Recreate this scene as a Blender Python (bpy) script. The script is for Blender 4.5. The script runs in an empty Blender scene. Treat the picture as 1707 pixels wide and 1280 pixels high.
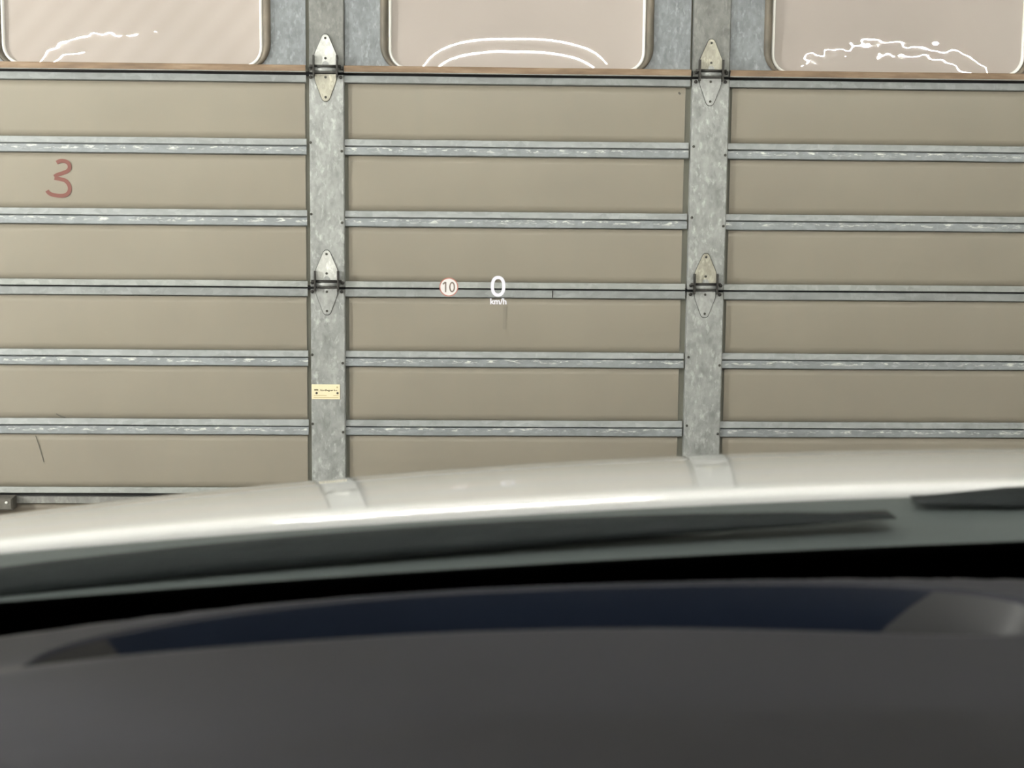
import bpy, math, random
from mathutils import Vector, Matrix, noise

random.seed(7)
S = bpy.context.scene
COL = S.collection

# ------------------------------------------------------------------ camera, world, exposure
CAM_Y, CAM_Z = -4.4039, 1.50298
FWD = Vector((0.03140332, 0.99103479, -0.12986101))
RGT = Vector((0.99949086, -0.03040297, 0.00967903))
UPV = Vector((-0.00564409, 0.13009885, 0.99148496))
cd = bpy.data.cameras.new('camera')
cd.sensor_width = 36.0
cd.lens = 36.0 * 2564.0 / 1707.0
cd.clip_start = 0.02
cd.dof.use_dof = True
cd.dof.focus_distance = 4.42
cd.dof.aperture_fstop = 11.5
cd.dof.aperture_blades = 0
cam = bpy.data.objects.new('camera', cd)
m = Matrix.Identity(4)
for i in range(3):
    m[i][0], m[i][1], m[i][2] = RGT[i], UPV[i], -FWD[i]
    m[i][3] = (0.0, CAM_Y, CAM_Z)[i]
cam.matrix_world = m
COL.objects.link(cam)
S.camera = cam

w = bpy.data.worlds.new('world')
S.world = w
w.use_nodes = True
w.node_tree.nodes['Background'].inputs[0].default_value = (0.55, 0.6, 0.7, 1)
w.node_tree.nodes['Background'].inputs[1].default_value = 0.02
S.view_settings.view_transform = 'Standard'
S.view_settings.look = 'None'
S.view_settings.gamma = 1.0
S.view_settings.use_curve_mapping = False
S.view_settings.exposure = 0.0
TUBE_STRENGTH = 470.0
FILL_TUBE_STRENGTH = 630.0
# (x, y, z) centre and length of each twin-tube ceiling fitting (they run left to right)
LAMPS = [(-2.9, -5.7, 4.0), (0.25, -5.7, 4.0), (3.3, -5.7, 4.0),
         (-2.9, -6.9, 4.0), (0.25, -6.9, 4.0), (3.3, -6.9, 4.0)]

# ------------------------------------------------------------------ helpers
def mesh(name, verts, faces, smooth=False):
    me = bpy.data.meshes.new(name)
    me.from_pydata([tuple(v) for v in verts], [], faces)
    me.validate()
    if smooth:
        for p in me.polygons:
            p.use_smooth = True
    return me

def link(name, me, mat, parent=None, loc=(0, 0, 0), rot=None):
    o = bpy.data.objects.new(name, me)
    if me is not None and mat is not None and not me.materials:
        me.materials.append(mat)
    o.location = loc
    if rot:
        o.rotation_euler = rot
    COL.objects.link(o)
    if parent is not None:
        o.parent = parent
    return o

def empty(name, loc=(0, 0, 0)):
    return link(name, None, None, None, loc)

def tag(o, label, cat=None, group=None, kind=None):
    o['label'] = label
    if cat: o['category'] = cat
    if group: o['group'] = group
    if kind: o['kind'] = kind
    return o

def box_me(name, x0, x1, y0, y1, z0, z1, bev=0.0):
    """box, optionally with its edges chamfered by bev on the side facing -y"""
    if bev <= 0:
        v = [(x, y, z) for x in (x0, x1) for y in (y0, y1) for z in (z0, z1)]
        f = [(0, 1, 3, 2), (4, 6, 7, 5), (0, 4, 5, 1), (2, 3, 7, 6), (0, 2, 6, 4), (1, 5, 7, 3)]
        return mesh(name, v, f)
    b = bev
    v = [(x0, y1, z0), (x1, y1, z0), (x1, y1, z1), (x0, y1, z1),
         (x0, y0 + b, z0), (x1, y0 + b, z0), (x1, y0 + b, z1), (x0, y0 + b, z1),
         (x0 + b, y0, z0 + b), (x1 - b, y0, z0 + b), (x1 - b, y0, z1 - b), (x0 + b, y0, z1 - b)]
    f = [(0, 3, 2, 1)]
    for i in range(4):
        j = (i + 1) % 4
        f.append((i, j, 4 + j, 4 + i))
        f.append((4 + i, 4 + j, 8 + j, 8 + i))
    f.append((8, 9, 10, 11))
    return mesh(name, v, f)

def strips(name, rows, smooth=True, closed=False, cap=False):
    """loft a list of equally long point rows"""
    n = len(rows[0]); v = []; f = []
    for r in rows: v += list(r)
    for i in range(len(rows) - 1):
        for j in range(n - 1 if not closed else n):
            k = (j + 1) % n
            f.append((i * n + j, i * n + k, (i + 1) * n + k, (i + 1) * n + j))
    if cap:
        f.append(tuple(range(n - 1, -1, -1)))
        f.append(tuple((len(rows) - 1) * n + j for j in range(n)))
    return mesh(name, v, f, smooth)

def cyl_y(name, r, y0, y1, n=10, dome=0.0):
    """short cylinder along y, y0 = the end towards the viewer"""
    rows = [[(r * math.cos(2 * math.pi * k / n), y1, r * math.sin(2 * math.pi * k / n)) for k in range(n)],
            [(r * math.cos(2 * math.pi * k / n), y0 + dome, r * math.sin(2 * math.pi * k / n)) for k in range(n)],
            [(.6 * r * math.cos(2 * math.pi * k / n), y0, .6 * r * math.sin(2 * math.pi * k / n)) for k in range(n)]]
    return strips(name, rows, False, True, True)

def cyl_x(name, r, x0, x1, n=14):
    rows = [[(x, r * math.cos(2 * math.pi * k / n), r * math.sin(2 * math.pi * k / n)) for k in range(n)] for x in (x0, x1)]
    return strips(name, rows, True, True, True)

def prism(name, outline, y0, y1, bev=0.0):
    """outline in (x, z), extruded from y1 (back) to y0 (front); bev shrinks the front"""
    n = len(outline)
    cx = sum(p[0] for p in outline) / n; cz = sum(p[1] for p in outline) / n
    rows = [[(x, y1, z) for x, z in outline], [(x, y0 + bev, z) for x, z in outline]]
    if bev > 0:
        s = []
        for x, z in outline:
            l = math.hypot(x - cx, z - cz) or 1
            s.append((x - (x - cx) / l * bev, y0, z - (z - cz) / l * bev))
        rows.append(s)
    return strips(name, rows, False, True, True)

def tube(name, pts, rads, n=10, smooth=True):
    rows = []
    pts = [Vector(p) for p in pts]
    for i, p in enumerate(pts):
        t = (pts[min(i + 1, len(pts) - 1)] - pts[max(i - 1, 0)]).normalized()
        a = t.cross(Vector((0, 0, 1)))
        if a.length < 1e-3: a = t.cross(Vector((0, 1, 0)))
        a.normalize(); b = a.cross(t)
        r = rads if isinstance(rads, (int, float)) else rads[i]
        rows.append([p + a * (r * math.cos(2 * math.pi * k / n)) + b * (r * math.sin(2 * math.pi * k / n)) for k in range(n)])
    return strips(name, rows, smooth, True, True)

def rrect(x0, x1, z0, z1, r, k=8):
    pts = []
    for cx, cz, a0 in ((x1 - r, z1 - r, 0), (x0 + r, z1 - r, 90), (x0 + r, z0 + r, 180), (x1 - r, z0 + r, 270)):
        for i in range(k + 1):
            a = math.radians(a0 + 90 * i / k)
            pts.append((cx + r * math.cos(a), cz + r * math.sin(a)))
    return pts

# ------------------------------------------------------------------ materials
def mat(name, col, rough=0.5, metal=0.0, spec=0.5, coat=0.0, emit=None, estr=0.0):
    mt = bpy.data.materials.new(name)
    mt.use_nodes = True
    b = mt.node_tree.nodes['Principled BSDF']
    b.inputs['Base Color'].default_value = (*col, 1)
    b.inputs['Roughness'].default_value = rough
    b.inputs['Metallic'].default_value = metal
    b.inputs['Specular IOR Level'].default_value = spec
    b.inputs['Coat Weight'].default_value = coat
    b.inputs['Coat Roughness'].default_value = 0.03
    if emit:
        b.inputs['Emission Color'].default_value = (*emit, 1)
        b.inputs['Emission Strength'].default_value = estr
    return mt

class N:
    """tiny node helper on a material"""
    def __init__(s, mt):
        s.t = mt.node_tree; s.b = s.t.nodes['Principled BSDF']
    def new(s, typ, **kw):
        n = s.t.nodes.new(typ)
        for k, v in kw.items(): setattr(n, k, v)
        return n
    def ln(s, a, b): s.t.links.new(a, b)
    def pos(s, scale=(1, 1, 1), space='pos'):
        if space == 'pos':
            src = s.new('ShaderNodeNewGeometry').outputs['Position']
        else:
            src = s.new('ShaderNodeTexCoord').outputs['Object']
        mp = s.new('ShaderNodeMapping')
        mp.inputs['Scale'].default_value = scale
        s.ln(src, mp.inputs['Vector'])
        return mp.outputs['Vector']
    def noise(s, vec, scale, detail=3, rough=0.5):
        n = s.new('ShaderNodeTexNoise')
        n.inputs['Scale'].default_value = scale
        n.inputs['Detail'].default_value = detail
        n.inputs['Roughness'].default_value = rough
        s.ln(vec, n.inputs['Vector'])
        return n.outputs['Fac']
    def ramp(s, fac, stops):
        r = s.new('ShaderNodeValToRGB')
        e = r.color_ramp.elements
        while len(e) < len(stops): e.new(0.5)
        for el, (p, c) in zip(e, stops):
            el.position = p
            el.color = (*c, 1) if len(c) == 3 else c
        s.ln(fac, r.inputs['Fac'])
        return r.outputs['Color']
    def mix(s, fac, a, b, typ='MIX'):
        mx = s.new('ShaderNodeMix', data_type='RGBA', blend_type=typ)
        for sock, v in ((mx.inputs[0], fac), (mx.inputs[6], a), (mx.inputs[7], b)):
            if hasattr(v, 'is_output'): s.ln(v, sock)
            elif isinstance(v, (int, float)): sock.default_value = v
            else: sock.default_value = (*v, 1)
        return mx.outputs[2]
    def math(s, op, a, b=0.0, clamp=False):
        n = s.new('ShaderNodeMath', operation=op, use_clamp=clamp)
        for sock, v in ((n.inputs[0], a), (n.inputs[1], b)):
            if hasattr(v, 'is_output'): s.ln(v, sock)
            else: sock.default_value = v
        return n.outputs[0]
    def color(s, c): s.ln(c, s.b.inputs['Base Color'])
    def bump(s, h, strength=0.2, dist=0.001):
        bp = s.new('ShaderNodeBump')
        bp.inputs['Strength'].default_value = strength
        bp.inputs['Distance'].default_value = dist
        s.ln(h, bp.inputs['Height'])
        s.ln(bp.outputs['Normal'], s.b.inputs['Normal'])

def scale3(c, k): return tuple(x * k for x in c)

def panel_material(name, base, stain, amount):
    mt = mat(name, base, 0.42, 0.0, 0.4)
    n = N(mt)
    v = n.pos()
    big = n.noise(v, 2.2, 3)
    fine = n.noise(n.pos((1, 1, .35)), 26, 3)
    c = n.ramp(big, [(0.3, scale3(base, 0.94)), (0.7, scale3(base, 1.05))])
    c = n.mix(n.math('MULTIPLY', n.math('SUBTRACT', fine, 0.45, True), 0.5), c, stain)
    blot = n.noise(n.pos((1, 1, 1.6)), 5.3, 4, 0.6)
    c = n.mix(n.math('MULTIPLY', n.math('SUBTRACT', blot, 0.52, True), amount, True), c, stain)
    n.color(c)
    n.bump(n.noise(v, 60, 2), 0.08, 0.001)
    return mt

def galv_material(name, base, grease=None, streak=False, k=1.0, mot=1.0, sx=1.0):
    mt = mat(name, base, 0.5, 0.25, 0.5)
    n = N(mt)
    v = n.pos((sx, 1, 0.6))
    vo = n.new('ShaderNodeTexVoronoi'); vo.inputs['Scale'].default_value = 130
    n.ln(v, vo.inputs['Vector'])
    c = n.ramp(n.noise(v, 26, 5, .65), [(0.3, scale3(base, 1 - .26 * mot)), (0.7, scale3(base, 1 + .22 * mot))])
    sp = n.ramp(vo.outputs['Color'], [(0.1, (0.86,) * 3), (0.9, (1.12,) * 3)])
    c = n.mix(0.8, c, sp, 'MULTIPLY')
    wh = n.noise(n.pos((1, 1, .5)), 75, 3, .6)
    c = n.mix(n.math('MULTIPLY', n.math('SUBTRACT', wh, 0.55, True), 4.5 * k, True), c, scale3(base, 1.75))
    if streak:                              # white zinc bloom along the upper edge of the lower flange
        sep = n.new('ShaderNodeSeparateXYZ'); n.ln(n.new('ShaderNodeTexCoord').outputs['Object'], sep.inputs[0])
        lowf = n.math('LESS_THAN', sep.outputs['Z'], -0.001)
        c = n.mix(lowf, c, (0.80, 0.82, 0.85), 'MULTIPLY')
        band = n.math('SUBTRACT', 1.0, n.math('MULTIPLY', n.math('ABSOLUTE', n.math('ADD', sep.outputs['Z'], 0.0085)), 120.0), True)
        st = n.noise(n.pos((10, 1, 40)), 3.0, 5, .7)
        st = n.math('MULTIPLY', n.math('SUBTRACT', st, 0.53, True), 14.0, True)
        c = n.mix(n.math('MULTIPLY', band, st), c, (0.72, 0.74, 0.70))
        dk = n.noise(n.pos((3, 1, 6)), 3.1, 3, .6)
        c = n.mix(n.math('MULTIPLY', n.math('SUBTRACT', dk, 0.60, True), 2.2, True), c, (0.10, 0.105, 0.105))
    if grease is not None:                  # oily dirt around the hinge joints
        sep = n.new('ShaderNodeSeparateXYZ'); n.ln(n.new('ShaderNodeNewGeometry').outputs['Position'], sep.inputs[0])
        d = n.math('ABSOLUTE', n.math('SUBTRACT', n.math('PINGPONG', sep.outputs['Z'], 0.3), 0.0))
        g = n.math('SUBTRACT', 1.0, n.math('MULTIPLY', d, 34.0), True)
        gn = n.math('MULTIPLY', g, n.math('ADD', n.math('MULTIPLY', n.noise(n.pos(), 45, 3), 1.5), -0.15), True)
        c = n.mix(n.math('MULTIPLY', gn, 0.85, True), c, grease)
    n.color(c)
    n.bump(wh, 0.12, 0.0006)
    return mt

BEIGE = (0.276, 0.248, 0.201)
M = {}
M['panel'] = panel_material('beige panel', BEIGE, (0.228, 0.222, 0.189), 0.5)
M['panel_dirty'] = panel_material('brown grimy panel', (0.17, 0.145, 0.115), (0.08, 0.07, 0.06), 2.0)
M['rail'] = galv_material('galvanised rail', (0.305, 0.322, 0.328), streak=True, k=.25, mot=.45, sx=.3)
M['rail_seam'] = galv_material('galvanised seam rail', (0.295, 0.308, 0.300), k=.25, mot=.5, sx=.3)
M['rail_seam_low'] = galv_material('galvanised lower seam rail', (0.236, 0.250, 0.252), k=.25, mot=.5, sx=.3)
M['rail_dirty'] = galv_material('grimy galvanised rail', (0.20, 0.20, 0.19), k=.6)
M['stile'] = galv_material('galvanised stile', (0.33, 0.342, 0.338), grease=(0.055, 0.052, 0.045))
M['stile_top'] = galv_material('dull galvanised stile', (0.20, 0.205, 0.196), grease=(0.055, 0.052, 0.045), k=.6)
M['field'] = galv_material('galvanised window sheet', (0.225, 0.243, 0.259))
M['hinge'] = galv_material('hinge steel', (0.62, 0.63, 0.61), k=.8)
M['leaf_low'] = galv_material('hinge steel dull', (0.36, 0.37, 0.365), k=.4)
M['hinge_stained'] = galv_material('hinge steel stained', (0.42, 0.405, 0.34), k=.8)
M['latch'] = galv_material('grimy latch steel', (0.125, 0.118, 0.105), k=.3)
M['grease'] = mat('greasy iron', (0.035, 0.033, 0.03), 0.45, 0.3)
M['screw'] = mat('dark screw', (0.07, 0.068, 0.06), 0.4, 0.5)
M['core'] = mat('shadow gap steel', (0.22, 0.22, 0.18), 0.7)
M['seal'] = mat('black joint seal', (0.008, 0.008, 0.008), 0.8)
M['red'] = mat('red marker', (0.175, 0.062, 0.049), 0.6)
M['scuff'] = mat('grey scuff', (0.10, 0.095, 0.08), 0.7)
M['gasket'] = mat('weathered rubber', (0.155, 0.135, 0.11), 0.55)
n = N(M['gasket']); n.color(n.ramp(n.noise(n.pos((1, 1, .4)), 30, 3), [(0.3, (0.10, 0.09, 0.072)), (0.7, (0.22, 0.185, 0.145))]))
M['edge_highlight'] = mat('pane edge highlight', (0.90, 0.89, 0.86), 0.15, 0, 0.6, 0.6)  # white colour stands in for the bright reflection along the pane rim
# rusty ledge under the windows
M['rust'] = mat('rusty ledge', (0.24, 0.165, 0.11), 0.7)
n = N(M['rust'])
n.color(n.ramp(n.noise(n.pos((.5, 1, 3)), 16, 4, .6), [(0.25, (0.15, 0.105, 0.07)), (0.5, (0.25, 0.17, 0.11)), (0.75, (0.36, 0.27, 0.19))]))

def pane_material(name, wob, stripes=0.0):
    base = (0.43, 0.382, 0.358)
    mt = mat(name, base, 0.015, 0, 0.55)
    n = N(mt)
    c = n.ramp(n.noise(n.pos(), 3.0, 2), [(0.3, scale3(base, .96)), (0.7, scale3(base, 1.04))])
    if stripes:  # faint diagonal shadows and reflections put into the pane's colour
        wv = n.new('ShaderNodeTexWave', wave_type='BANDS', bands_direction='X', wave_profile='SIN')
        wv.inputs['Scale'].default_value = 5.0
        wv.inputs['Distortion'].default_value = 0.5
        mp = n.new('ShaderNodeMapping'); mp.inputs['Rotation'].default_value = (0, math.radians(-42), 0)
        n.ln(n.new('ShaderNodeNewGeometry').outputs['Position'], mp.inputs['Vector'])
        n.ln(mp.outputs['Vector'], wv.inputs['Vector'])
        c = n.mix(n.math('MULTIPLY', wv.outputs['Fac'], stripes), c, (0.36, 0.315, 0.285))
    n.color(c)
    n.bump(n.noise(n.pos((1, 1, 1)), wob[0], 2, .5), wob[1], 0.01)
    return mt
M['pane_a'] = pane_material('acrylic pane with painted reflections', (9, .10), 0.35)
M['pane_b'] = pane_material('smooth acrylic pane', (5, .03))
M['pane_c'] = pane_material('wavy acrylic pane', (9, .22))
M['brass'] = mat('brass plate', (0.88, 0.79, 0.55), 0.35, 0.0, 0.5)
M['ink'] = mat('black engraving', (0.10, 0.085, 0.04), 0.6)
M['ink_faint'] = mat('faint engraving', (0.52, 0.44, 0.24), 0.6)

M['concrete'] = mat('concrete floor', (0.30, 0.29, 0.27), 0.5)
n = N(M['concrete']); n.color(n.ramp(n.noise(n.pos(), 1.7, 5, .6), [(0.3, (0.24, 0.235, 0.22)), (0.7, (0.36, 0.35, 0.33))]))
M['wall'] = mat('painted wall', (0.62, 0.60, 0.56), 0.8)
n = N(M['wall']); n.color(n.ramp(n.noise(n.pos(), 2, 4), [(0.3, (0.57, 0.55, 0.51)), (0.7, (0.65, 0.63, 0.59))]))
M['ceiling'] = mat('pale ceiling', (0.66, 0.66, 0.64), 0.8)
M['lamp_white'] = mat('lamp housing', (0.8, 0.8, 0.78), 0.4)
M['tube'] = mat('lit tube', (1, 1, 1), 0.4, emit=(1.0, 0.98, 0.93), estr=TUBE_STRENGTH)
M['tube_fill'] = mat('added wall fill tube', (1, 1, 1), 0.4, emit=(1.0, 0.98, 0.93), estr=FILL_TUBE_STRENGTH)

M['paint'] = mat('white car paint', (0.86, 0.86, 0.86), 0.35, 0, 0.5, 1.0)
M['paint'].node_tree.nodes['Principled BSDF'].inputs['Coat IOR'].default_value = 2.3
M['cowl'] = mat('grey cowl plastic', (0.080, 0.094, 0.094), 0.6, 0, .3)
M['rubber'] = mat('black rubber', (0.008, 0.011, 0.012), 0.8, 0, .3)
M['frit'] = mat('black glass border', (0.002, 0.002, 0.002), 0.9, 0, 0.0)
M['dash'] = mat('charcoal dashboard', (0.075, 0.075, 0.078), 0.65, 0, .35)
n = N(M['dash']); n.bump(n.noise(n.pos(), 900, 2), 0.15, 0.0004)
n.color(n.ramp(n.noise(n.pos(), 9, 2), [(0.3, (0.0126, 0.0138, 0.0212)), (0.7, (0.0142, 0.0154, 0.0235))]))
M['well'] = mat('navy display well', (0.008, 0.012, 0.023), 0.35, 0, .3)
M['well_end'] = mat('grey well end', (0.03, 0.029, 0.029), 0.6, 0, .3)
M['well_end_lit'] = mat('lit grey well end', (0.045, 0.0455, 0.048), 0.5, 0, .3)  # right end paler: the side light it catches is put into the colour
M['headliner'] = mat('grey headliner', (0.30, 0.30, 0.29), 0.9)
M['tyre'] = mat('tyre rubber', (0.02, 0.02, 0.02), 0.8)
M['alloy'] = mat('alloy rim', (0.5, 0.5, 0.52), 0.3, 0.9)

def glass_material():
    mt = bpy.data.materials.new('windscreen glass')
    mt.use_nodes = True
    t = mt.node_tree; t.nodes.clear()
    out = t.nodes.new('ShaderNodeOutputMaterial')
    tr = t.nodes.new('ShaderNodeBsdfTransparent'); tr.inputs[0].default_value = (0.955, 0.965, 0.955, 1)
    gl = t.nodes.new('ShaderNodeBsdfGlossy'); gl.inputs['Roughness'].default_value = 0.0
    lw = t.nodes.new('ShaderNodeLayerWeight'); lw.inputs['Blend'].default_value = 0.5
    pw = t.nodes.new('ShaderNodeMath'); pw.operation = 'POWER'; pw.inputs[1].default_value = 5.0
    fr = t.nodes.new('ShaderNodeMath'); fr.operation = 'MULTIPLY_ADD'; fr.inputs[1].default_value = 0.6; fr.inputs[2].default_value = 0.02
    t.links.new(lw.outputs['Facing'], pw.inputs[0]); t.links.new(pw.outputs[0], fr.inputs[0])
    mx = t.nodes.new('ShaderNodeMixShader')
    t.links.new(fr.outputs[0], mx.inputs[0]); t.links.new(tr.outputs[0], mx.inputs[1]); t.links.new(gl.outputs[0], mx.inputs[2])
    t.links.new(mx.outputs[0], out.inputs['Surface'])
    return mt
M['glass'] = glass_material()

def glow(name, col, s):
    mt = mat(name, (0, 0, 0), 0.9, 0, 0, emit=col, estr=s)
    return mt
M['hud_white'] = glow('head-up white light', (1.0, 0.96, 1.0), 1.25)
M['hud_disc'] = glow('head-up warm white light', (1.0, 0.93, 0.86), 1.2)
M['hud_red'] = glow('head-up red light', (1.0, 0.38, 0.28), 0.72)
M['hud_dark'] = mat('head-up dark figure', (0.19, 0.15, 0.125), 0.9, 0, 0)

# ------------------------------------------------------------------ room shell
DX0, DX1, DZ1 = -1.54, 1.84, 3.0            # the door's clear opening
RX0, RX1, RY0, RZ = -4.2, 4.6, -9.5, 4.3
def struct(name, me, mt, label, cat):
    return tag(link(name, me, mt), label, cat, kind='structure')
struct('floor', box_me('floor', RX0, RX1, RY0, 1.0, -0.1, 0.0), M['concrete'], 'grey concrete garage floor under the car', 'floor')
struct('ceiling', box_me('ceiling', RX0, RX1, RY0, 1.0, RZ, RZ + .1), M['ceiling'], 'pale flat garage ceiling above the tube lamps', 'ceiling')
struct('wall_left', box_me('wall_left', RX0 - .1, RX0, RY0, .25, 0, RZ), M['wall'], 'pale painted garage wall left of the car', 'wall')
struct('wall_right', box_me('wall_right', RX1, RX1 + .1, RY0, .25, 0, RZ), M['wall'], 'pale painted garage wall right of the car', 'wall')
struct('wall_back', box_me('wall_back', RX0, RX1, RY0 - .1, RY0, 0, RZ), M['wall'], 'pale painted garage wall behind the car', 'wall')
v = []; f = []
for (a, b, c, d) in ((RX0, DX0, 0, RZ), (DX1, RX1, 0, RZ), (DX0, DX1, DZ1, RZ)):
    k = len(v)
    v += [(x, y, z) for x in (a, b) for y in (0.0, 0.25) for z in (c, d)]
    f += [tuple(k + i for i in q) for q in ((0, 1, 3, 2), (4, 6, 7, 5), (0, 4, 5, 1), (2, 3, 7, 6), (0, 2, 6, 4), (1, 5, 7, 3))]
struct('wall_front', mesh('wall_front', v, f), M['wall'], 'pale wall framing the sectional garage door', 'wall')

# ------------------------------------------------------------------ ceiling lamps (the room's own light)
def make_lamp():
    root = empty('ceiling_lamp')
    link('housing', box_me('housing', -.505, .505, -.08, .08, .03, .09), M['lamp_white'], root)
    link('end_cap', box_me('end_cap', -.505, -.48, -.07, .07, -.02, .03), M['lamp_white'], root)
    link('end_cap', box_me('end_cap', .48, .505, -.07, .07, -.02, .03), M['lamp_white'], root)
    tm = cyl_x('lamp_tube', .0075, -.48, .48, 10)
    link('lamp_tube', tm, M['tube'], root, (0, -.035, .0))
    link('lamp_tube', tm, M['tube'], root, (0, .035, .0))
    link('hanger', box_me('hanger', -.42, -.40, -.01, .01, .09, .30), M['lamp_white'], root)
    link('hanger', box_me('hanger', .40, .42, -.01, .01, .09, .30), M['lamp_white'], root)
    return root
def copy_tree(o, parent=None):
    c = o.copy(); COL.objects.link(c); c.parent = parent
    for ch in o.children: copy_tree(ch, c)
    return c
lamp0 = make_lamp()
LAMP_LABELS = ['twin-tube ceiling lamp behind the cabin, left end of the front row', 'twin-tube ceiling lamp behind the cabin, middle of the front row',
               'twin-tube ceiling lamp behind the cabin, right end of the front row', 'twin-tube ceiling lamp behind the cabin, left end of the rear row',
               'twin-tube ceiling lamp behind the cabin, middle of the rear row', 'twin-tube ceiling lamp behind the cabin, right end of the rear row']
for i, (lx, ly, lz) in enumerate(LAMPS):
    o = lamp0 if i == 0 else copy_tree(lamp0)
    o.location = (lx, ly, lz)
    tag(o, LAMP_LABELS[i], 'lamp', 'tube lamps on the garage ceiling')

wl_ = tag(empty('added_wall_lamp', (RX0 + .02, -2.7, 2.0)), 'added upright twin-tube fill lamp on the left garage wall', 'lamp')  # added unseen lamp, brightens the left of the door and dashboard
link('housing', box_me('housing', -.02, .05, -.10, .10, -.80, .80), M['lamp_white'], wl_)
for yy in (-.05, .05):
    link('lamp_tube', tube('lamp_tube', [(.085, yy, -.76), (.085, yy, .76)], .016, 10), M['tube_fill'], wl_)
for zz in (-.79, .765):
    link('end_cap', box_me('end_cap', .05, .115, -.085, .085, zz, zz + .025), M['lamp_white'], wl_)

# ------------------------------------------------------------------ the sectional door (its inner face is the plane y = 0)
door = tag(empty('door_1', (0.15, 0, 0)), 'sectional garage door of beige panels and galvanised rails, windows above', 'garage door', kind='structure')
DOOR_OFF = Vector((-0.15, 0, 0))
def dpart(name, me, mt, loc=(0, 0, 0), parent=None):
    if parent is None:
        return link(name, me, mt, door, Vector(loc) + DOOR_OFF)
    return link(name, me, mt, parent, loc)

STILES = [(-1.528, -1.421), (-.446, -.339), (.6345, .745), (1.717, 1.826)]
BAYS = [(-1.421, -.446), (-.339, .6345), (.745, 1.717)]
P = -1.0                                     # proud of the plane means y negative
NSEG = 40

# section cores: what shows in the shadow gaps
for k in range(3):
    dpart('section_core', box_me('section_core', DX0 + .01, DX1 - .01, .010, .05, .6 * k + .004, .6 * k + .596), M['core'])
dpart('section_core', box_me('section_core', DX0 + .01, DX1 - .01, .010, .05, 2.404, 2.996), M['core'])
for x0, x1 in STILES:
    dpart('section_core', box_me('section_core', x0 - .006, x1 + .006, .010, .05, 1.804, 2.396), M['core'])
for z in (.6, 1.2, 1.8, 2.4):
    dpart('joint_seal', box_me('joint_seal', DX0 + .01, DX1 - .01, .004, .03, z - (.012 if z < 1 else .006), z + .006), M['seal'])
dpart('bottom_seal', box_me('bottom_seal', DX0 + .01, DX1 - .01, -.01, .04, .0, .012), M['seal'])

# beige panels, each slightly pillowed
def panel_me(x0, x1, h, seed):
    nx, nz = 20, 8
    xc = (x0 + x1) / 2
    rows = []
    for j in range(nz + 1):
        t = j / nz
        row = []
        for i in range(nx + 1):
            s = i / nx
            bul = .0030 * (1 - (2 * t - 1) ** 2) * (1 - (2 * s - 1) ** 8)
            wv = .0012 * noise.noise(Vector((x0 + s * (x1 - x0), t * h * 2, seed * 3.1)) * 4)
            row.append((x0 + s * (x1 - x0) - xc, .001 - bul - wv * (1 - (2 * t - 1) ** 4), t * h))
        rows.append(row)
    # returned edges so that the panel has thickness
    back = [(x, .009, z) for (x, y, z) in rows[0]]
    backt = [(x, .009, z) for (x, y, z) in rows[-1]]
    rows = [back] + rows + [backt]
    return strips('panel', rows, True), xc

ROWS = [0.2 * k for k in range(1, 10)]       # z of the dark line of every rail
panels = {}
for b, (x0, x1) in enumerate(BAYS):
    g0 = .010 if b > 0 else .004
    g1 = .004 if b == 0 else .012
    meshes = [panel_me(x0 + g0, x1 - g1, .1535, b * 3 + q) for q in range(3)]
    for k, z in enumerate(ROWS):
        me, xc = meshes[k % 3]
        mt = M['panel_dirty'] if z < .65 else M['panel']
        if z < .65:
            me = me.copy(); me.materials.clear()
        panels[(b, k)] = dpart('panel', me, mt, (xc, 0, z - .2 + .0195))

# galvanised rails between the panels
def rail_me(x0, x1, prof, seed, wob=.0012):
    xc = (x0 + x1) / 2
    rows = []
    for i in range(NSEG + 1):
        x = x0 + (x1 - x0) * i / NSEG
        row = []
        for q, (z, p) in enumerate(prof):
            e = noise.noise(Vector((x * 5, seed * 1.7, q * .6)))
            e2 = noise.noise(Vector((x * 2.3, seed * 2.9, 7.7)))
            last = q >= len(prof) - 2
            row.append((x - xc, -(p + .0012 * e), z + (wob * 1.3 * e if last else 0) + .0008 * e2))
        rows.append(row)
    return strips('rail', rows, False), xc
UP = [(.0195, -.004), (.0195, .0022), (.0185, .0030), (.0030, .0062), (.0020, .0062), (.0020, -.009)]
LO = [(-.0020, -.009), (-.0020, .0050), (-.0030, .0058), (-.0225, .0086), (-.0245, .0072), (-.0250, -.004)]
MID = UP + LO
UPJ = [(.0195, -.004), (.0195, .0022), (.0185, .0030), (.0042, .0062), (.0028, .0062), (.0028, -.006)]
LOJ = [(-.0022, -.006), (-.0026, .0050), (-.0038, .0058), (-.0225, .0086), (-.0245, .0072), (-.0250, -.004)]
seed = 0
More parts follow.
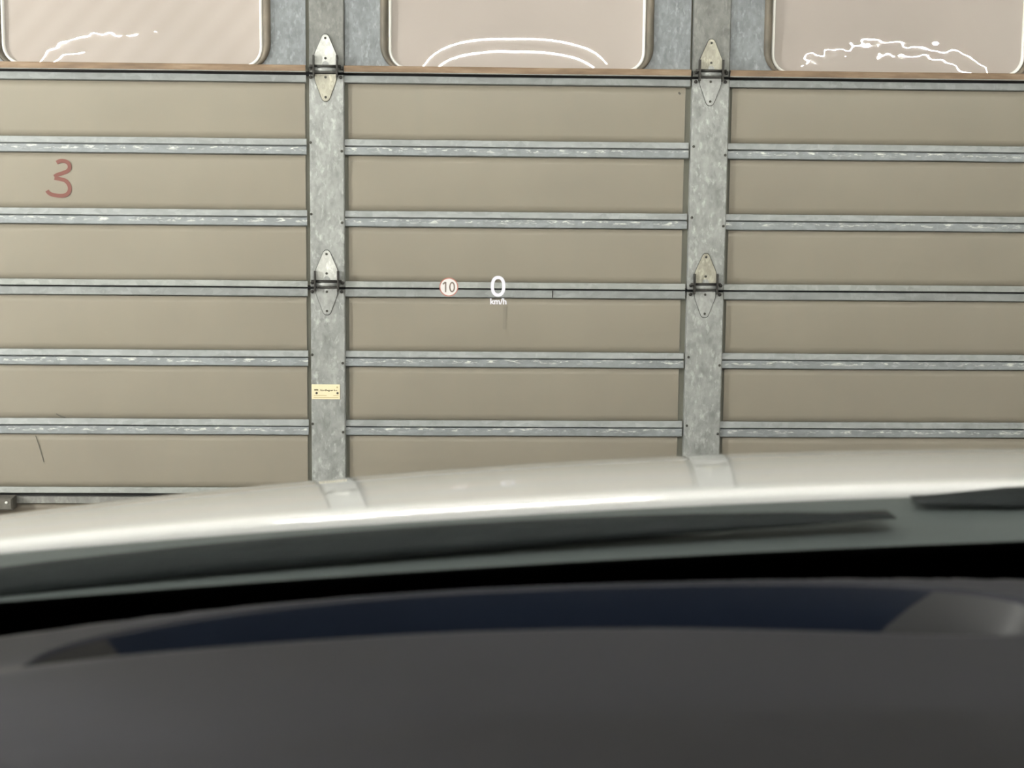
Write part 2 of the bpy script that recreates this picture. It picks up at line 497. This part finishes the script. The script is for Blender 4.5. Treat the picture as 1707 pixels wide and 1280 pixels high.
for b, (x0, x1) in enumerate(BAYS):
    for k, z in enumerate(ROWS):
        seed += 1
        joint = (k % 3 == 2)
        if not joint:
            me, xc = rail_me(x0, x1, MID, seed)
            dpart('rail', me, M['rail_dirty'] if z < .45 else M['rail'], (xc, 0, z))
        else:
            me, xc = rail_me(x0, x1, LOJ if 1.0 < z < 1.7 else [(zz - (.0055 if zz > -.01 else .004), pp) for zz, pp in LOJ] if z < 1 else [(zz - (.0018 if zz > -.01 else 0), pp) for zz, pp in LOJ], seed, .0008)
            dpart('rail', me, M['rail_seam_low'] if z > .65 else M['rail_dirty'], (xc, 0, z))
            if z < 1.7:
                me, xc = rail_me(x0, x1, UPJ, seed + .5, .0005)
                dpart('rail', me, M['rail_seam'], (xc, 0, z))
            else:                             # rusty ledge below the windows
                led = [(.022, -.004), (.0225, .020), (.0205, .022), (.0060, .021), (.0040, .020), (.0028, .017), (.0028, -.006)]
                me, xc = rail_me(x0, x1, led, seed + .5, .0004)
                dpart('ledge', me, M['rust'], (xc, 0, z))
                lip = [(.0050, .0205), (.0052, .0225), (.0030, .0225), (.0026, .0170)]
                me, xc = rail_me(x0, x1, lip, seed + .5, .0004)
                dpart('drip_lip', me, M['rail_seam'], (xc, 0, z))
# a butt joint in the centre rail at the middle seam, and small marks
dpart('rail_butt_gap', box_me('rail_butt_gap', -.0015, .0015, -.0088, 0, -.0235, -.003), M['grease'], (.253, 0, 1.2))

# stiles: one length per section, with their rivets
def stile_me(x0, x1, h, depth=.016):
    w = x1 - x0; xc = (x0 + x1) / 2
    x0 -= xc; x1 -= xc
    g = .009 if abs(xc + .39) < .1 else .0045
    prof = [(x0 + g, -.009), (x0 + g, depth - .003), (x0 + g + .002, depth),
            (x1 - .003, depth), (x1, depth - .003), (x1, -.008)]
    rows = [[(x, -p, z) for x, p in prof] for z in (0, h)]
    return strips('stile', rows, False, False, True), xc
riv = cyl_y('rivet', .0040, -.0024, .001, 8, .001)
for si, (x0, x1) in enumerate(STILES):
    hw = (x1 - x0) / 2
    me, xc = stile_me(x0, x1, .592)
    mew, _ = stile_me(x0, x1, .592, .012)
    for k in range(5):
        st = dpart('stile', mew if k >= 3 else me, M['stile_top'] if k >= 3 else M['stile'], (xc, 0, .6 * k + .004))
        if k in (0, 1, 2):
            for dz in (.2, .4):
                link('rivet', riv, M['screw'], st, (-hw + .0125, -.016, dz - .004 + .009))
                link('rivet', riv, M['screw'], st, (hw - .0075, -.016, dz - .004 - .0145))
tiny = link('screw_hole', cyl_y('screw_hole', .0026, -.0015, .001, 8), M['screw'], door, Vector((.690, -.016, .668)) + DOOR_OFF)

# window section: galvanised sheet with a rounded opening in every bay
WZ0, WZ1 = 1.812, 2.345
WINS = [(-1.290, -.566), (-.217, .507), (.863, 1.587)]
def sheet_with_hole(x0, x1, z0, z1, hole, y=0.0):
    cx = sum(p[0] for p in hole) / len(hole); cz = sum(p[1] for p in hole) / len(hole)
    outer = []
    for (x, z) in hole:
        dx, dz = x - cx, z - cz
        s = 1e9
        if dx > 1e-9: s = min(s, (x1 - cx) / dx)
        if dx < -1e-9: s = min(s, (x0 - cx) / dx)
        if dz > 1e-9: s = min(s, (z1 - cz) / dz)
        if dz < -1e-9: s = min(s, (z0 - cz) / dz)
        outer.append([cx + dx * s, cz + dz * s])
    for c in ((x0, z0), (x0, z1), (x1, z0), (x1, z1)):
        i = min(range(len(outer)), key=lambda q: (outer[q][0] - c[0]) ** 2 + (outer[q][1] - c[1]) ** 2)
        outer[i] = list(c)
    rows = [[(x, y, z) for x, z in outer], [(x, y, z) for x, z in hole], [(x, y + .03, z) for x, z in hole]]
    return strips('window_sheet', rows, False, True)
for b, (wx0, wx1) in enumerate(WINS):
    x0, x1 = BAYS[b]
    z0, z1 = 1.803, 2.397
    outer = rrect(wx0 - .022, wx1 + .022, WZ0 - .0055, WZ1 + .022, .075)
    inner = rrect(wx0, wx1, WZ0, WZ1, .058)
    dpart('window_sheet', sheet_with_hole(x0 + .001, x1 - .001, z0, z1, rrect(wx0 - .012, wx1 + .012, WZ0 - .006, WZ1 + .012, .068)), M['field'])
    win = dpart('window', None, None, ((wx0 + wx1) / 2, 0, WZ0))
    o = Vector((-(wx0 + wx1) / 2, 0, -WZ0))
    def ring(lst):
        return [[(x + o.x, y, z + o.z) for x, z in loop] for loop, y in lst]
    def mid(t, dz=0): return [(a[0] * (1 - t) + c[0] * t, a[1] * (1 - t) + c[1] * t) for a, c in zip(outer, inner)]
    link('gasket', strips('gasket', ring([(outer, .002), (outer, -.004), (mid(.2), -.012), (mid(.55), -.014), (mid(.85), -.010), (inner, -.002), (inner, .012)]), True, True), M['gasket'], win)
    i2 = rrect(wx0 + .0095, wx1 - .0095, WZ0 + .0095, WZ1 - .0095, .0485)
    i1 = rrect(wx0 + .0045, wx1 - .0045, WZ0 + .0045, WZ1 - .0045, .0535)
    link('pane_edge_highlight', strips('pane_edge_highlight', ring([(inner, .006), (inner, .001), (i1, -.006), (i2, .001), (i2, .010)]), True, True), M['edge_highlight'], win)
    # bowed acrylic pane, hollow towards the room
    nx, nz = 48, 40
    rows = []
    xa, xb, za, zb = wx0 - .004, wx1 + .004, WZ0 - .004, WZ1 + .004
    for j in range(nz + 1):
        vv = -1 + 2 * j / nz
        row = []
        for i in range(nx + 1):
            uu = -1 + 2 * i / nx
            y = .006 + .0215 * (1 - abs(vv) ** 2.6) * (1 - abs(uu) ** 3.0)
            row.append(((xa + xb) / 2 + uu * (xb - xa) / 2 + o.x, y, (za + zb) / 2 + vv * (zb - za) / 2 + o.z))
        rows.append(row)
    pn = link('pane', strips('pane', rows, True), [M['pane_a'], M['pane_b'], M['pane_c']][b], win)
    link('pane_back', box_me('pane_back', xa + o.x, xb + o.x, .075, .08, za + o.z, zb + o.z), M['wall'], win)
# closed top section above
for b, (x0, x1) in enumerate(BAYS):
    dpart('top_panel', box_me('top_panel', x0 + .004, x1 - .004, 0, .01, 2.405, 2.99, 0), M['panel'])

# hinges on the two middle stiles at the section joints
def leaf(pts): return pts + [(-x, z) for x, z in reversed(pts) if abs(x) > 1e-6]
UPPER = leaf([(.004, .1035), (.009, .099), (.0295, .052), (.0315, .044), (.0312, .018)])
LOWER = leaf([(.0300, -.004), (.0300, -.020), (.0275, -.029), (.0125, -.069), (.0095, -.0755), (.004, -.0795)])
up_me = prism('upper_leaf', UPPER, -.0045, 0, .0012)
lo_me = prism('lower_leaf', LOWER, -.0035, 0, .0012)
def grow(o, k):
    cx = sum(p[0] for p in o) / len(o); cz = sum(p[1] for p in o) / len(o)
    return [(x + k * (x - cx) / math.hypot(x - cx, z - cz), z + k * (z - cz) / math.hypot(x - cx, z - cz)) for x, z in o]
gu_me = prism('shade_grime_rim', grow(UPPER, .0017), -.0010, 0)  # dark plate behind each leaf, stands for shadow gap and dirt line
gl_me = prism('shade_grime_rim', grow(LOWER, .0015), -.0008, 0)
pin_me = cyl_x('hinge_pin', .0038, -.043, .043, 10)
bar_me = cyl_x('knuckle', .0068, -.030, .030, 14)
ear_me = box_me('ear', -.0024, .0024, -.020, 0, -.012, .046, 0)
arch_me = prism('arch', [(.0095 * math.cos(a), .0115 * math.sin(a)) for a in [math.pi * k / 10 for k in range(11)]], -.0016, 0)
scr_me = cyl_y('screw', .0036, -.0022, .001, 8, .0008)
bolt_me = cyl_y('bolt', .0052, -.005, .001, 6, .0015)
slot_me = prism('rag', [(-.030, -.0015), (-.012, -.0015), (-.006, .0025), (.006, .0025), (.012, -.0015), (.030, -.0015), (.030, -.006), (-.030, -.006)], -.0012, 0)
HINGES = [(-.3905, 1.803, 'bright hinge leaf above, yellowed leaf below, left stile under window', 'hinge', 'hinge_stained'),
          (-.3905, 1.2035, 'bright hinge with greasy knuckle on left stile at middle seam', 'hinge', 'leaf_low'),
          (.690, 1.803, 'dull hinge with rust spot on right stile under window', 'hinge_stained', 'leaf_low'),
          (.690, 1.2035, 'stained hinge with greasy knuckle on right stile at middle seam', 'hinge_stained', 'leaf_low')]
for hx, hz, lab, ma, mb in HINGES:
    h = dpart('hinge', None, None, (hx, -.0160, hz))
    h['label'] = lab
    def hp(name, me, mt, loc): 
        me2 = me.copy(); me2.materials.clear()
        return link(name, me2, mt, h, loc)
    hp('shade_grime_rim', gu_me, M['grease'], (0, 0, 0))
    hp('shade_grime_rim', gl_me, M['grease'], (0, 0, 0))
    hp('upper_leaf', up_me, M[ma], (0, 0, 0))
    hp('lower_leaf', lo_me, M[mb], (0, 0, 0))
    hp('knuckle', bar_me, M['leaf_low'], (0, -.006, .0075))
    hp('hinge_pin', pin_me, M['grease'], (0, -.010, .0165))
    hp('knuckle_edge', slot_me, M['grease'], (0, -.0085, .0030))
    hp('ear', ear_me, M['grease'], (-.0325, 0, 0))
    hp('ear', ear_me, M['grease'], (.0325, 0, 0))
    hp('spring_arch', arch_me, M['leaf_low'], (0, -.0045, .0195))
    for sz in (.0935, .0385): hp('screw', scr_me, M['screw'], (0, -.0045, sz))
    for sz in (-.0135, -.0685): hp('screw', scr_me, M['screw'], (0, -.0035, sz))
    for bx, bz in ((-.042, -.0135), (.042, -.0135), (-.044, .012), (.045, .012)):
        hp('bolt', bolt_me, M['grease'], (bx if bx > -.043 else -.0415, 0, bz))

# latch block at the lower left joint
lb = dpart('latch_block', box_me('latch_block', -.085, .085, -.045, 0, -.040, -.004, .004), M['latch'], (-1.372, -.006, .600))
lb['label'] = 'grey steel latch block on the lower seam, far left'
link('bolt', cyl_y('bolt', .0040, -.004, 0, 8, .001), M['hinge'], lb, (.069, -.045, -.017))

# brass maker's plate
def text_me(body, size, extr=.0003, bold=0.0):
    cu = bpy.data.curves.new('t', 'FONT')
    cu.body = body; cu.size = size; cu.extrude = extr; cu.offset = bold
    cu.align_x = 'CENTER'; cu.align_y = 'CENTER'
    cu.resolution_u = 4
    o = bpy.data.objects.new('t', cu); COL.objects.link(o)
    bpy.context.view_layer.update()
    me = bpy.data.meshes.new_from_object(o.evaluated_get(bpy.context.evaluated_depsgraph_get()))
    bpy.data.objects.remove(o); bpy.data.curves.remove(cu)
    me.transform(Matrix.Rotation(math.radians(90), 4, 'X'))
    me.materials.clear()
    return me
pl = dpart('maker_plate', box_me('maker_plate', -.0405, .0405, -.0022, 0, -.0215, .0215, .0006), M['brass'], (-.395, -.0160, .9025))
pl['label'] = 'small brass maker plate with black lettering on left stile'
link('lettering', text_me('Nordhagner b.v.', .0076, .0002, .0002), M['ink'], pl, (.0085, -.0023, .0045))
link('emblem', prism('emblem', [(-.006, -.0018), (.006, -.0018), (.0055, .0022), (.002, .0014), (0, .0026), (-.002, .0014), (-.0055, .0022)], -.0003, 0), M['ink'], pl, (-.0275, -.0022, .0055))
for rx, rz in ((-.0265, -.0035), (.0335, -.0035), (.0325, .0135)):
    link('rivet', cyl_y('rivet', .0034 if rz < 0 else .0022, -.0016, 0, 10, .0006), M['screw'] if rz < 0 else M['ink_faint'], pl, (rx, -.0022, rz))
for a, b_, z in ((-.034, .002, -.0105), (.021, .036, -.0105), (-.035, .036, -.0165)):
    link('engraved_line', box_me('engraved_line', a, b_, -.0003, 0, z - .0008, z + .0008), M['ink_faint'], pl, (0, -.0022, 0))

# red handwritten 3 on the left panel
NUM = [(-1.146, 1.546), (-1.135, 1.551), (-1.123, 1.55), (-1.114, 1.545), (-1.110, 1.535), (-1.115, 1.524), (-1.13, 1.517), (-1.145, 1.512), (-1.1535, 1.5065),
       (-1.1535, 1.5030), (-1.136, 1.5), (-1.122, 1.495), (-1.113, 1.483), (-1.112, 1.469), (-1.121, 1.457), (-1.138, 1.4535), (-1.159, 1.456), (-1.17, 1.461), (-1.175, 1.468)]
def smooth_path(pts, n=4):
    out = []
    for i in range(len(pts) - 1):
        p0, p1, p2, p3 = (Vector(pts[max(i - 1, 0)]), Vector(pts[i]), Vector(pts[i + 1]), Vector(pts[min(i + 2, len(pts) - 1)]))
        for k in range(n):
            t = k / n
            out.append(.5 * ((2 * p1) + (p2 - p0) * t + (2 * p0 - 5 * p1 + 4 * p2 - p3) * t * t + (3 * p1 - p0 - 3 * p2 + p3) * t ** 3))
    out.append(Vector(pts[-1]))
    return out
def ribbon(name, pts, wd, y0=-.0006):
    rows = []
    for i, p in enumerate(pts):
        t = (pts[min(i + 1, len(pts) - 1)] - pts[max(i - 1, 0)]).normalized()
        nn = Vector((-t.y, t.x)) * (wd[i] if isinstance(wd, list) else wd) / 2
        rows.append([(p.x + nn.x, 0.0, p.y + nn.y), (p.x + nn.x, y0, p.y + nn.y), (p.x - nn.x, y0, p.y - nn.y), (p.x - nn.x, 0.0, p.y - nn.y)])
    return strips(name, rows, False, True, True)
def on_panel(b, k, name, pts, wd, mt, label, yoff):
    pnl = panels[(b, k)]
    q = [Vector((x - pnl.location.x - .15, z - pnl.location.z)) for x, z in pts]
    o = link(name, ribbon(name, q if len(q) < 4 else smooth_path(q), wd), mt, pnl, (0, yoff, 0))
    if label: o['label'] = label
    return o
def two_strokes(p, q, wd):
    a_ = ribbon('a', p, wd); b_ = ribbon('b', q, wd, -.0009)
    v_ = [tuple(x.co) for x in a_.vertices]; n0 = len(v_); v_ += [tuple(x.co) for x in b_.vertices]
    f_ = [tuple(x.vertices) for x in a_.polygons] + [tuple(i + n0 for i in x.vertices) for x in b_.polygons]
    return mesh('handwritten_numeral', v_, f_)
pnl = panels[(0, 7)]
loc2 = lambda pts: smooth_path([Vector((x - pnl.location.x - .15, z - pnl.location.z)) for x, z in pts])
num = link('handwritten_numeral', two_strokes(loc2(NUM[:9]), loc2(NUM[9:]), .0108), M['red'], pnl, (0, -.0026, 0))
num['label'] = 'red handwritten numeral 3'
on_panel(0, 3, 'scuff_mark', [(-1.228, .769), (-1.221, .745), (-1.213, .716), (-1.207, .692)], .0022, M['scuff'], 'long dark diagonal scratch', -.0026)
on_panel(0, 4, 'scuff_mark', [(-1.168, .833), (-1.163, .829), (-1.152, .824), (-1.142, .822)], .0022, M['scuff'], 'short dark scratch', -.0012)
on_panel(1, 8, 'scuff_mark', [(.602, 1.760), (.608, 1.755)], .005, M['scuff'], 'small dark chip', -.0025)
on_panel(1, 5, 'scuff_mark', [(.1165, 1.150), (.1165, 1.085)], .010, mat('faint drip', (0.235, 0.212, 0.172), .5), 'faint vertical drip stain', -.0026)

# ------------------------------------------------------------------ the car
XC, ROLL = .44, .0225
def CP(dx, d, z): return Vector((XC + dx, CAM_Y + d, z + ROLL * dx))
car = tag(empty('car', (XC, CAM_Y + .6, 0)), 'white car seen from its driver seat, bonnet and dashboard in front', 'car')
CO = -Vector((XC, CAM_Y + .6, 0))
def cpart(name, me, mt, parent=None):
    me.transform(Matrix.Translation(CO))
    return link(name, me, mt, parent or car)

def bz(dx, d):
    t = d - 1.2
    return 1.26973 - .03679 * dx ** 2 - .00681 * dx ** 4 - .05711 * t * dx ** 2 - .04415 * t - .16944 * t * t
def lin(a, b, n): return [a + (b - a) * i / n for i in range(n + 1)]
DXS = lin(-.88, .88, 72)
rows = []
def rear_d(dx): return 1.2 - .0734 * dx * dx
def front_d(dx): return 2.16 - .32 * dx * dx
rr = .0075
for (dd, dz) in [(.002, -.030), (-.001, -.016), (-.0015, -.010)] + [(rr - rr * 1.0 * math.cos(a) - .0015, -rr + rr * math.sin(a)) for a in [math.radians(q) for q in (0, 15, 30, 45, 60, 75, 88)]]:
    rows.append([CP(dx, rear_d(dx) - .004 + dd, bz(dx, rear_d(dx)) + dz - .0002) for dx in DXS])
for t in lin(0, 1, 60)[1:]:
    row = []
    for dx in DXS:
        d = (rear_d(dx) + .006) * (1 - t) + front_d(dx) * t
        row.append(CP(dx, d, bz(dx, d)))
    rows.append(row)
for (dd, dz) in [(.03, -.03), (.045, -.07), (.05, -.12)]:
    rows.append([CP(dx, front_d(dx) + dd, bz(dx, front_d(dx)) + dz) for dx in DXS])
bon = cpart('bonnet', strips('bonnet', rows, True), M['paint'])
# nose and wings down to the sill
rows = []
for (dd, dz) in [(.048, -.122), (.075, -.20), (.08, -.38), (.06, -.55), (.0, -.72)]:
    rows.append([CP(dx, front_d(dx) + dd, bz(dx, front_d(dx)) + dz) for dx in DXS])
nose = cpart('front_bumper', strips('front_bumper', rows, True), M['paint'])
for s in (-1, 1):
    rows = []
    for t in lin(0, 1, 24):
        d = 1.14 + (front_d(.88) - 1.14) * t
        z = bz(.88, d)
        rows.append([CP(s * x, d, zz) for x, zz in ((.88, z - .001), (.905, z - .012), (.93, z - .05), (.945, z - .15), (.95, z - .35), (.94, .78 if .30 < t < .80 else .34))])
    cpart('front_wing', strips('front_wing', rows, True), M['paint'])
    rows = [[CP(s * x, d, z) for x, z in ((.90, 1.235), (.945, 1.10), (.95, .70), (.93, .34))] for d in lin(-1.3, 1.135, 8)]
    cpart('side_door', strips('side_door', rows, True), M['paint'])
    # pillar
    pts = [CP(s * (.845 - .14 * t), .97 - .66 * t, 1.225 + .395 * t + .02 * math.sin(math.pi * t)) for t in lin(0, 1, 10)]
    cpart('windscreen_pillar', tube('windscreen_pillar', pts, .035, 10), M['headliner'])
    wh = []
    ring = []
    for k in range(29):
        a = 2 * math.pi * k / 28
        ring.append([CP(s * (.72 + x), 1.78 + r * math.cos(a), .335 + r * math.sin(a) - s * ROLL * (.72 + x)) for x, r in ((0, .20), (.0, .30), (.03, .333), (.17, .333), (.20, .30), (.20, .20), (.17, .19))])
    wl = cpart('wheel', strips('wheel', ring, True), M['tyre'])
    rim = []
    for k in range(29):
        a = 2 * math.pi * k / 28
        rim.append([CP(s * (.72 + x), 1.78 + r * math.cos(a), .335 + r * math.sin(a) - s * ROLL * (.72 + x)) for x, r in ((.18, .20), (.17, .17), (.15, .06), (.17, .03), (.17, .001))])
    cpart('rim', strips('rim', rim, True), M['alloy'], wl)
rows = [[CP(dx, d - (.10 * dx * dx if d > .3 else 0), zz - .03 * (dx / .72) ** 2) for dx in lin(-.72, .72, 16)] for d, zz in ((.40, 1.625), (.30, 1.665), (.0, 1.73), (-.4, 1.75), (-1.3, 1.72))]
cpart('roof', strips('roof', rows, True), M['headliner'])

# cowl panel between bonnet and glass
rows = []
for d0, dz in ((1.192, -.045), (1.184, -.014), (1.174, -.0025), (1.160, -.001), (1.12, -.0085), (1.075, -.0150), (1.05, -.030)):
    rows.append([CP(dx, d0 - .08 * dx * dx, 1.2672 + .0084 * max(min(dx, 0), -.9) - .0228 * dx * dx + dz) for dx in DXS])
cpart('cowl_panel', strips('cowl_panel', rows, True), M['cowl'])
# wipers
def wiper(xs, topf, botf, label):
    root = None
    rows = []
    n_ = len(xs)
    for i, dx in enumerate(xs):
        t = i / (n_ - 1)
        k = min(1.0, (1 - t) / .10 + .08) if label[0] == 'd' else min(1.0, t / .12 + .10)
        zt, zb = topf(dx), botf(dx)
        zm = (zt + zb) / 2; h = (zt - zb) / 2 * k
        dt, db = 1.105 - .08 * dx * dx, 1.085 - .08 * dx * dx
        rows.append([CP(dx, dt + .010, zm - h * .4), CP(dx, dt + .002, zm + h * .9), CP(dx, dt, zm + h), CP(dx, db, zm), CP(dx, db, zm - h), CP(dx, db + .008, zm - h * 1.05)])
    o = cpart('wiper', strips('wiper', rows, True, True, True), M['rubber'])
    o['label'] = label
    return o
w1 = wiper(lin(-.86, -.125, 40), lambda x: -.0874 * x * x - .05018 * x + 1.26285, lambda x: -.02212 * x * x + .0304 * x + 1.26997, 'driver side black wiper blade')
cpart('wiper_arm', tube('wiper_arm', [CP(x, 1.108 - .08 * x * x, 1.2495 - .03 * (x + .3) ** 2) for x in lin(-.6, -.15, 12)], .004, 8), M['rubber'], w1)
w2 = wiper(lin(-.095, .62, 40), lambda x: 1.2755 - .012 * x * x + .002 * x, lambda x: 1.2615 - .02 * x * x, 'passenger side black wiper blade')
for v_ in w2.data.vertices: v_.co.y += .045
cpart('wiper_arm', tube('wiper_arm', [CP(x, 1.150 - .08 * x * x, 1.262) for x in lin(.05, .6, 12)], .005, 8), M['rubber'], w2)

# windscreen: a raked curved pane with a black border along its foot
def gpt(dx, u, off=0.0):
    """u runs forward from the border's upper edge (u=0) down (negative d) ... in metres of d"""
    d = 1.0 - .09 * dx * dx - u
    z = 1.26935 - .01416 * dx * dx + .01053 * max(min(dx, .1), -.9) + .55 * u + .055 * u * (.8 - u)
    return CP(dx, d, z - off)
GX = lin(-.80, .80, 40)
def gx(dx, u): return dx * (1 - .22 * max(u, 0) / .8)
inner_rows = [[gpt(gx(dx, u), u, .005) for dx in GX] for u in lin(-.075, .615, 30)]
outer_rows = [[gpt(gx(dx, u), u) for dx in GX] for u in lin(-.075, .615, 30)]
gl = cpart('windscreen', strips('windscreen', inner_rows + outer_rows[::-1] + [inner_rows[0]], True), M['glass'])
fr = [[gpt(dx, u, .0065) for dx in GX] for u in lin(-.074, .0200, 4)] + [[gpt(dx, u, .0085) for dx in GX] for u in lin(-.074, .0200, 4)][::-1]
fb = cpart('black_border', strips('black_border', fr, True), M['frit'], gl)

# dashboard: driver's hood, then the head-up display well behind it
def ss(a, b, x):
    t = max(0.0, min(1.0, (x - a) / (b - a))); return t * t * (3 - 2 * t)
def dash_z(dx, d):
    far = 1.2795 - (.17 if dx < -.41 else .06) * (dx + .41) ** 2 if dx < .2 else 1.2572
    far -= 2.5 * max(0.0, d - (.8865 - .1 * dx * dx))
    near = max(1.2942 - .2335 * (dx + .445) ** 2, 1.235)
    near -= .5 * max(0, .47 - d)
    t = ss(.84, .76, d + .12 * dx * dx * .8) if False else 1 - ss(.755, .835, d + .11 * dx * dx)
    return far * (1 - t) + near * t
WCX, WA, WB = -.392, .272, .066
def well_pt(a, k=1.0):
    c, s = math.cos(a), math.sin(a)
    e = .62
    x = WA * math.copysign(abs(c) ** e, c) * k
    dx = WCX + x
    d = .8175 + WB * math.copysign(abs(s) ** .8, s) * k - .1 * (dx ** 2 - WCX ** 2) * 1.0 + .0
    return dx, d - .0137
NA = 120
outer_o = []
for k in range(NA):
    a = 2 * math.pi * k / NA
    c, s = math.cos(a), math.sin(a)
    tx = (.86 - WCX) / c if c > 1e-6 else ((-.86 - WCX) / c if c < -1e-6 else 1e9)
    td = (.945 - .81) / s if s > 1e-6 else ((.36 - .81) / s if s < -1e-6 else 1e9)
    t = min(tx, td)
    dx = WCX + c * t; d = .81 + s * t
    if s > 0: d -= .085 * dx * dx * min(1.0, s * 3)
    outer_o.append((dx, d))
rows = []
for q in lin(0, 1, 34):
    qq = q ** 1.6
    row = []
    for k in range(NA):
        a = 2 * math.pi * k / NA
        ix, id_ = well_pt(a)
        ox, od = outer_o[k]
        dx = ix + (ox - ix) * qq; d = id_ + (od - id_) * qq
        row.append(CP(dx, d, dash_z(dx, d) - (.004 if q == 0 else 0)))
    rows.append(row)
dash = cpart('dashboard', strips('dashboard', rows, True, True), M['dash'])
# black tray that closes the gap under the foot of the glass
rows = []
for d0, z0 in ((.935, 1.200), (.95, 1.165), (1.02, 1.165), (1.065, 1.19), (1.072, 1.215)):
    rows.append([CP(dx, d0 - .09 * dx * dx, z0 - .014 * dx * dx + .0105 * max(min(dx, .1), -.9)) for dx in DXS])
cpart('front_tray', strips('front_tray', rows, True), M['frit'], dash)
# front face of the dashboard below the hood
rows = [[CP(dx, .36, dash_z(dx, .36)) for dx in lin(-.86, .86, 40)], [CP(dx, .40, 1.10) for dx in lin(-.86, .86, 40)], [CP(dx, .50, .80) for dx in lin(-.86, .86, 40)]]
cpart('dash_face', strips('dash_face', rows, True), M['dash'], dash)
# well walls and floor
def well_rows(a0, a1, l0=0.0, l1=0.0, n_=40):
    """wall strip of the well between two angles; l0/l1 lean the two ends, in degrees at the bottom"""
    rows = []
    for kk, dz, q in ((1.0, -.003, 0), (.985, -.012, .25), (.965, -.025, .5), (.95, -.045, .8), (.90, -.085, 1)):
        row = []
        for ad in lin(a0 + l0 * q, a1 + l1 * q, n_):
            a = math.radians(ad)
            dx, d = well_pt(a, kk)
            x0, d0 = well_pt(a)
            row.append(CP(dx, d, dash_z(x0, d0) + dz))
        rows.append(row)
    return rows
well = cpart('display_well', strips('display_well', well_rows(42, 146, 16, -6), True), M['well'], dash)
cpart('well_near_wall', strips('well_near_wall', well_rows(218, 308), True), M['well'], dash)
cpart('well_end', strips('well_end', well_rows(146, 218, -6, 0), True), M['well_end'], dash)
cpart('well_end', strips('well_end', well_rows(-52, 42, 0, 16), True), M['well_end_lit'], dash)
cpart('well_floor', mesh('well_floor', [CP(*well_pt(2 * math.pi * k / NA, .91), 1.195) for k in range(NA)], [tuple(range(NA))]), M['well'], dash)

# ------------------------------------------------------------------ head-up display image, floating three metres ahead of the driver
HD = CAM_Y + 3.0
tilt = (0, 0, 0)
def hud_empty(name, x, z): return empty(name, (x, HD, z))
spd = tag(hud_empty('speed_readout', .066, 1.302), 'glowing white head-up speed readout 0 km/h on the garage door', 'display')
ro, ri = [], []
for k in range(40):
    a = 2 * math.pi * k / 40
    e = .86
    cx_, sz_ = math.copysign(abs(math.cos(a)) ** e, math.cos(a)), math.copysign(abs(math.sin(a)) ** e, math.sin(a))
    ro.append((.0142 * cx_, .0202 * sz_)); ri.append((.0080 * cx_, .0142 * sz_))
def ring3(a, b, y0, y1): return [[(x, y0, z) for x, z in a], [(x, y0, z) for x, z in b], [(x, y1, z) for x, z in b], [(x, y1, z) for x, z in a], [(x, y0, z) for x, z in a]]
link('digit', strips('digit', ring3(ro, ri, -.0005, .0005), False, True), M['hud_white'], spd)
um = text_me('km/h', .0162, .0004, .0004)
link('unit_text', um, M['hud_white'], spd, (.0008, 0, -.0300))
lim = tag(hud_empty('speed_limit_readout', -.0300, 1.2998), 'glowing round head-up speed limit symbol 10 with red rim', 'display')
circ = lambda r: [(r * math.cos(2 * math.pi * k / 40), r * math.sin(2 * math.pi * k / 40)) for k in range(40)]
link('disc', prism('disc', circ(.0166), -.0005, .0005), M['hud_disc'], lim)
link('red_rim', strips('red_rim', ring3(circ(.0182), circ(.0164), -.0008, .0004), False, True), M['hud_red'], lim)
link('digit', ribbon('digit', [Vector((-.0118, .0056)), Vector((-.0072, .0090)), Vector((-.0062, .0094)), Vector((-.0062, .0050)), Vector((-.0062, -.0100))], .0027, -.0004), M['hud_dark'], lim, (0, -.0014, 0))
ell = lambda rx, rz: [(.0064 + rx * math.cos(2 * math.pi * k / 32), rz * math.sin(2 * math.pi * k / 32)) for k in range(32)]
link('digit', strips('digit', ring3(ell(.0058, .0101), ell(.0031, .0074), -.0004, .0), False, True), M['hud_dark'], lim, (0, -.0014, 0))
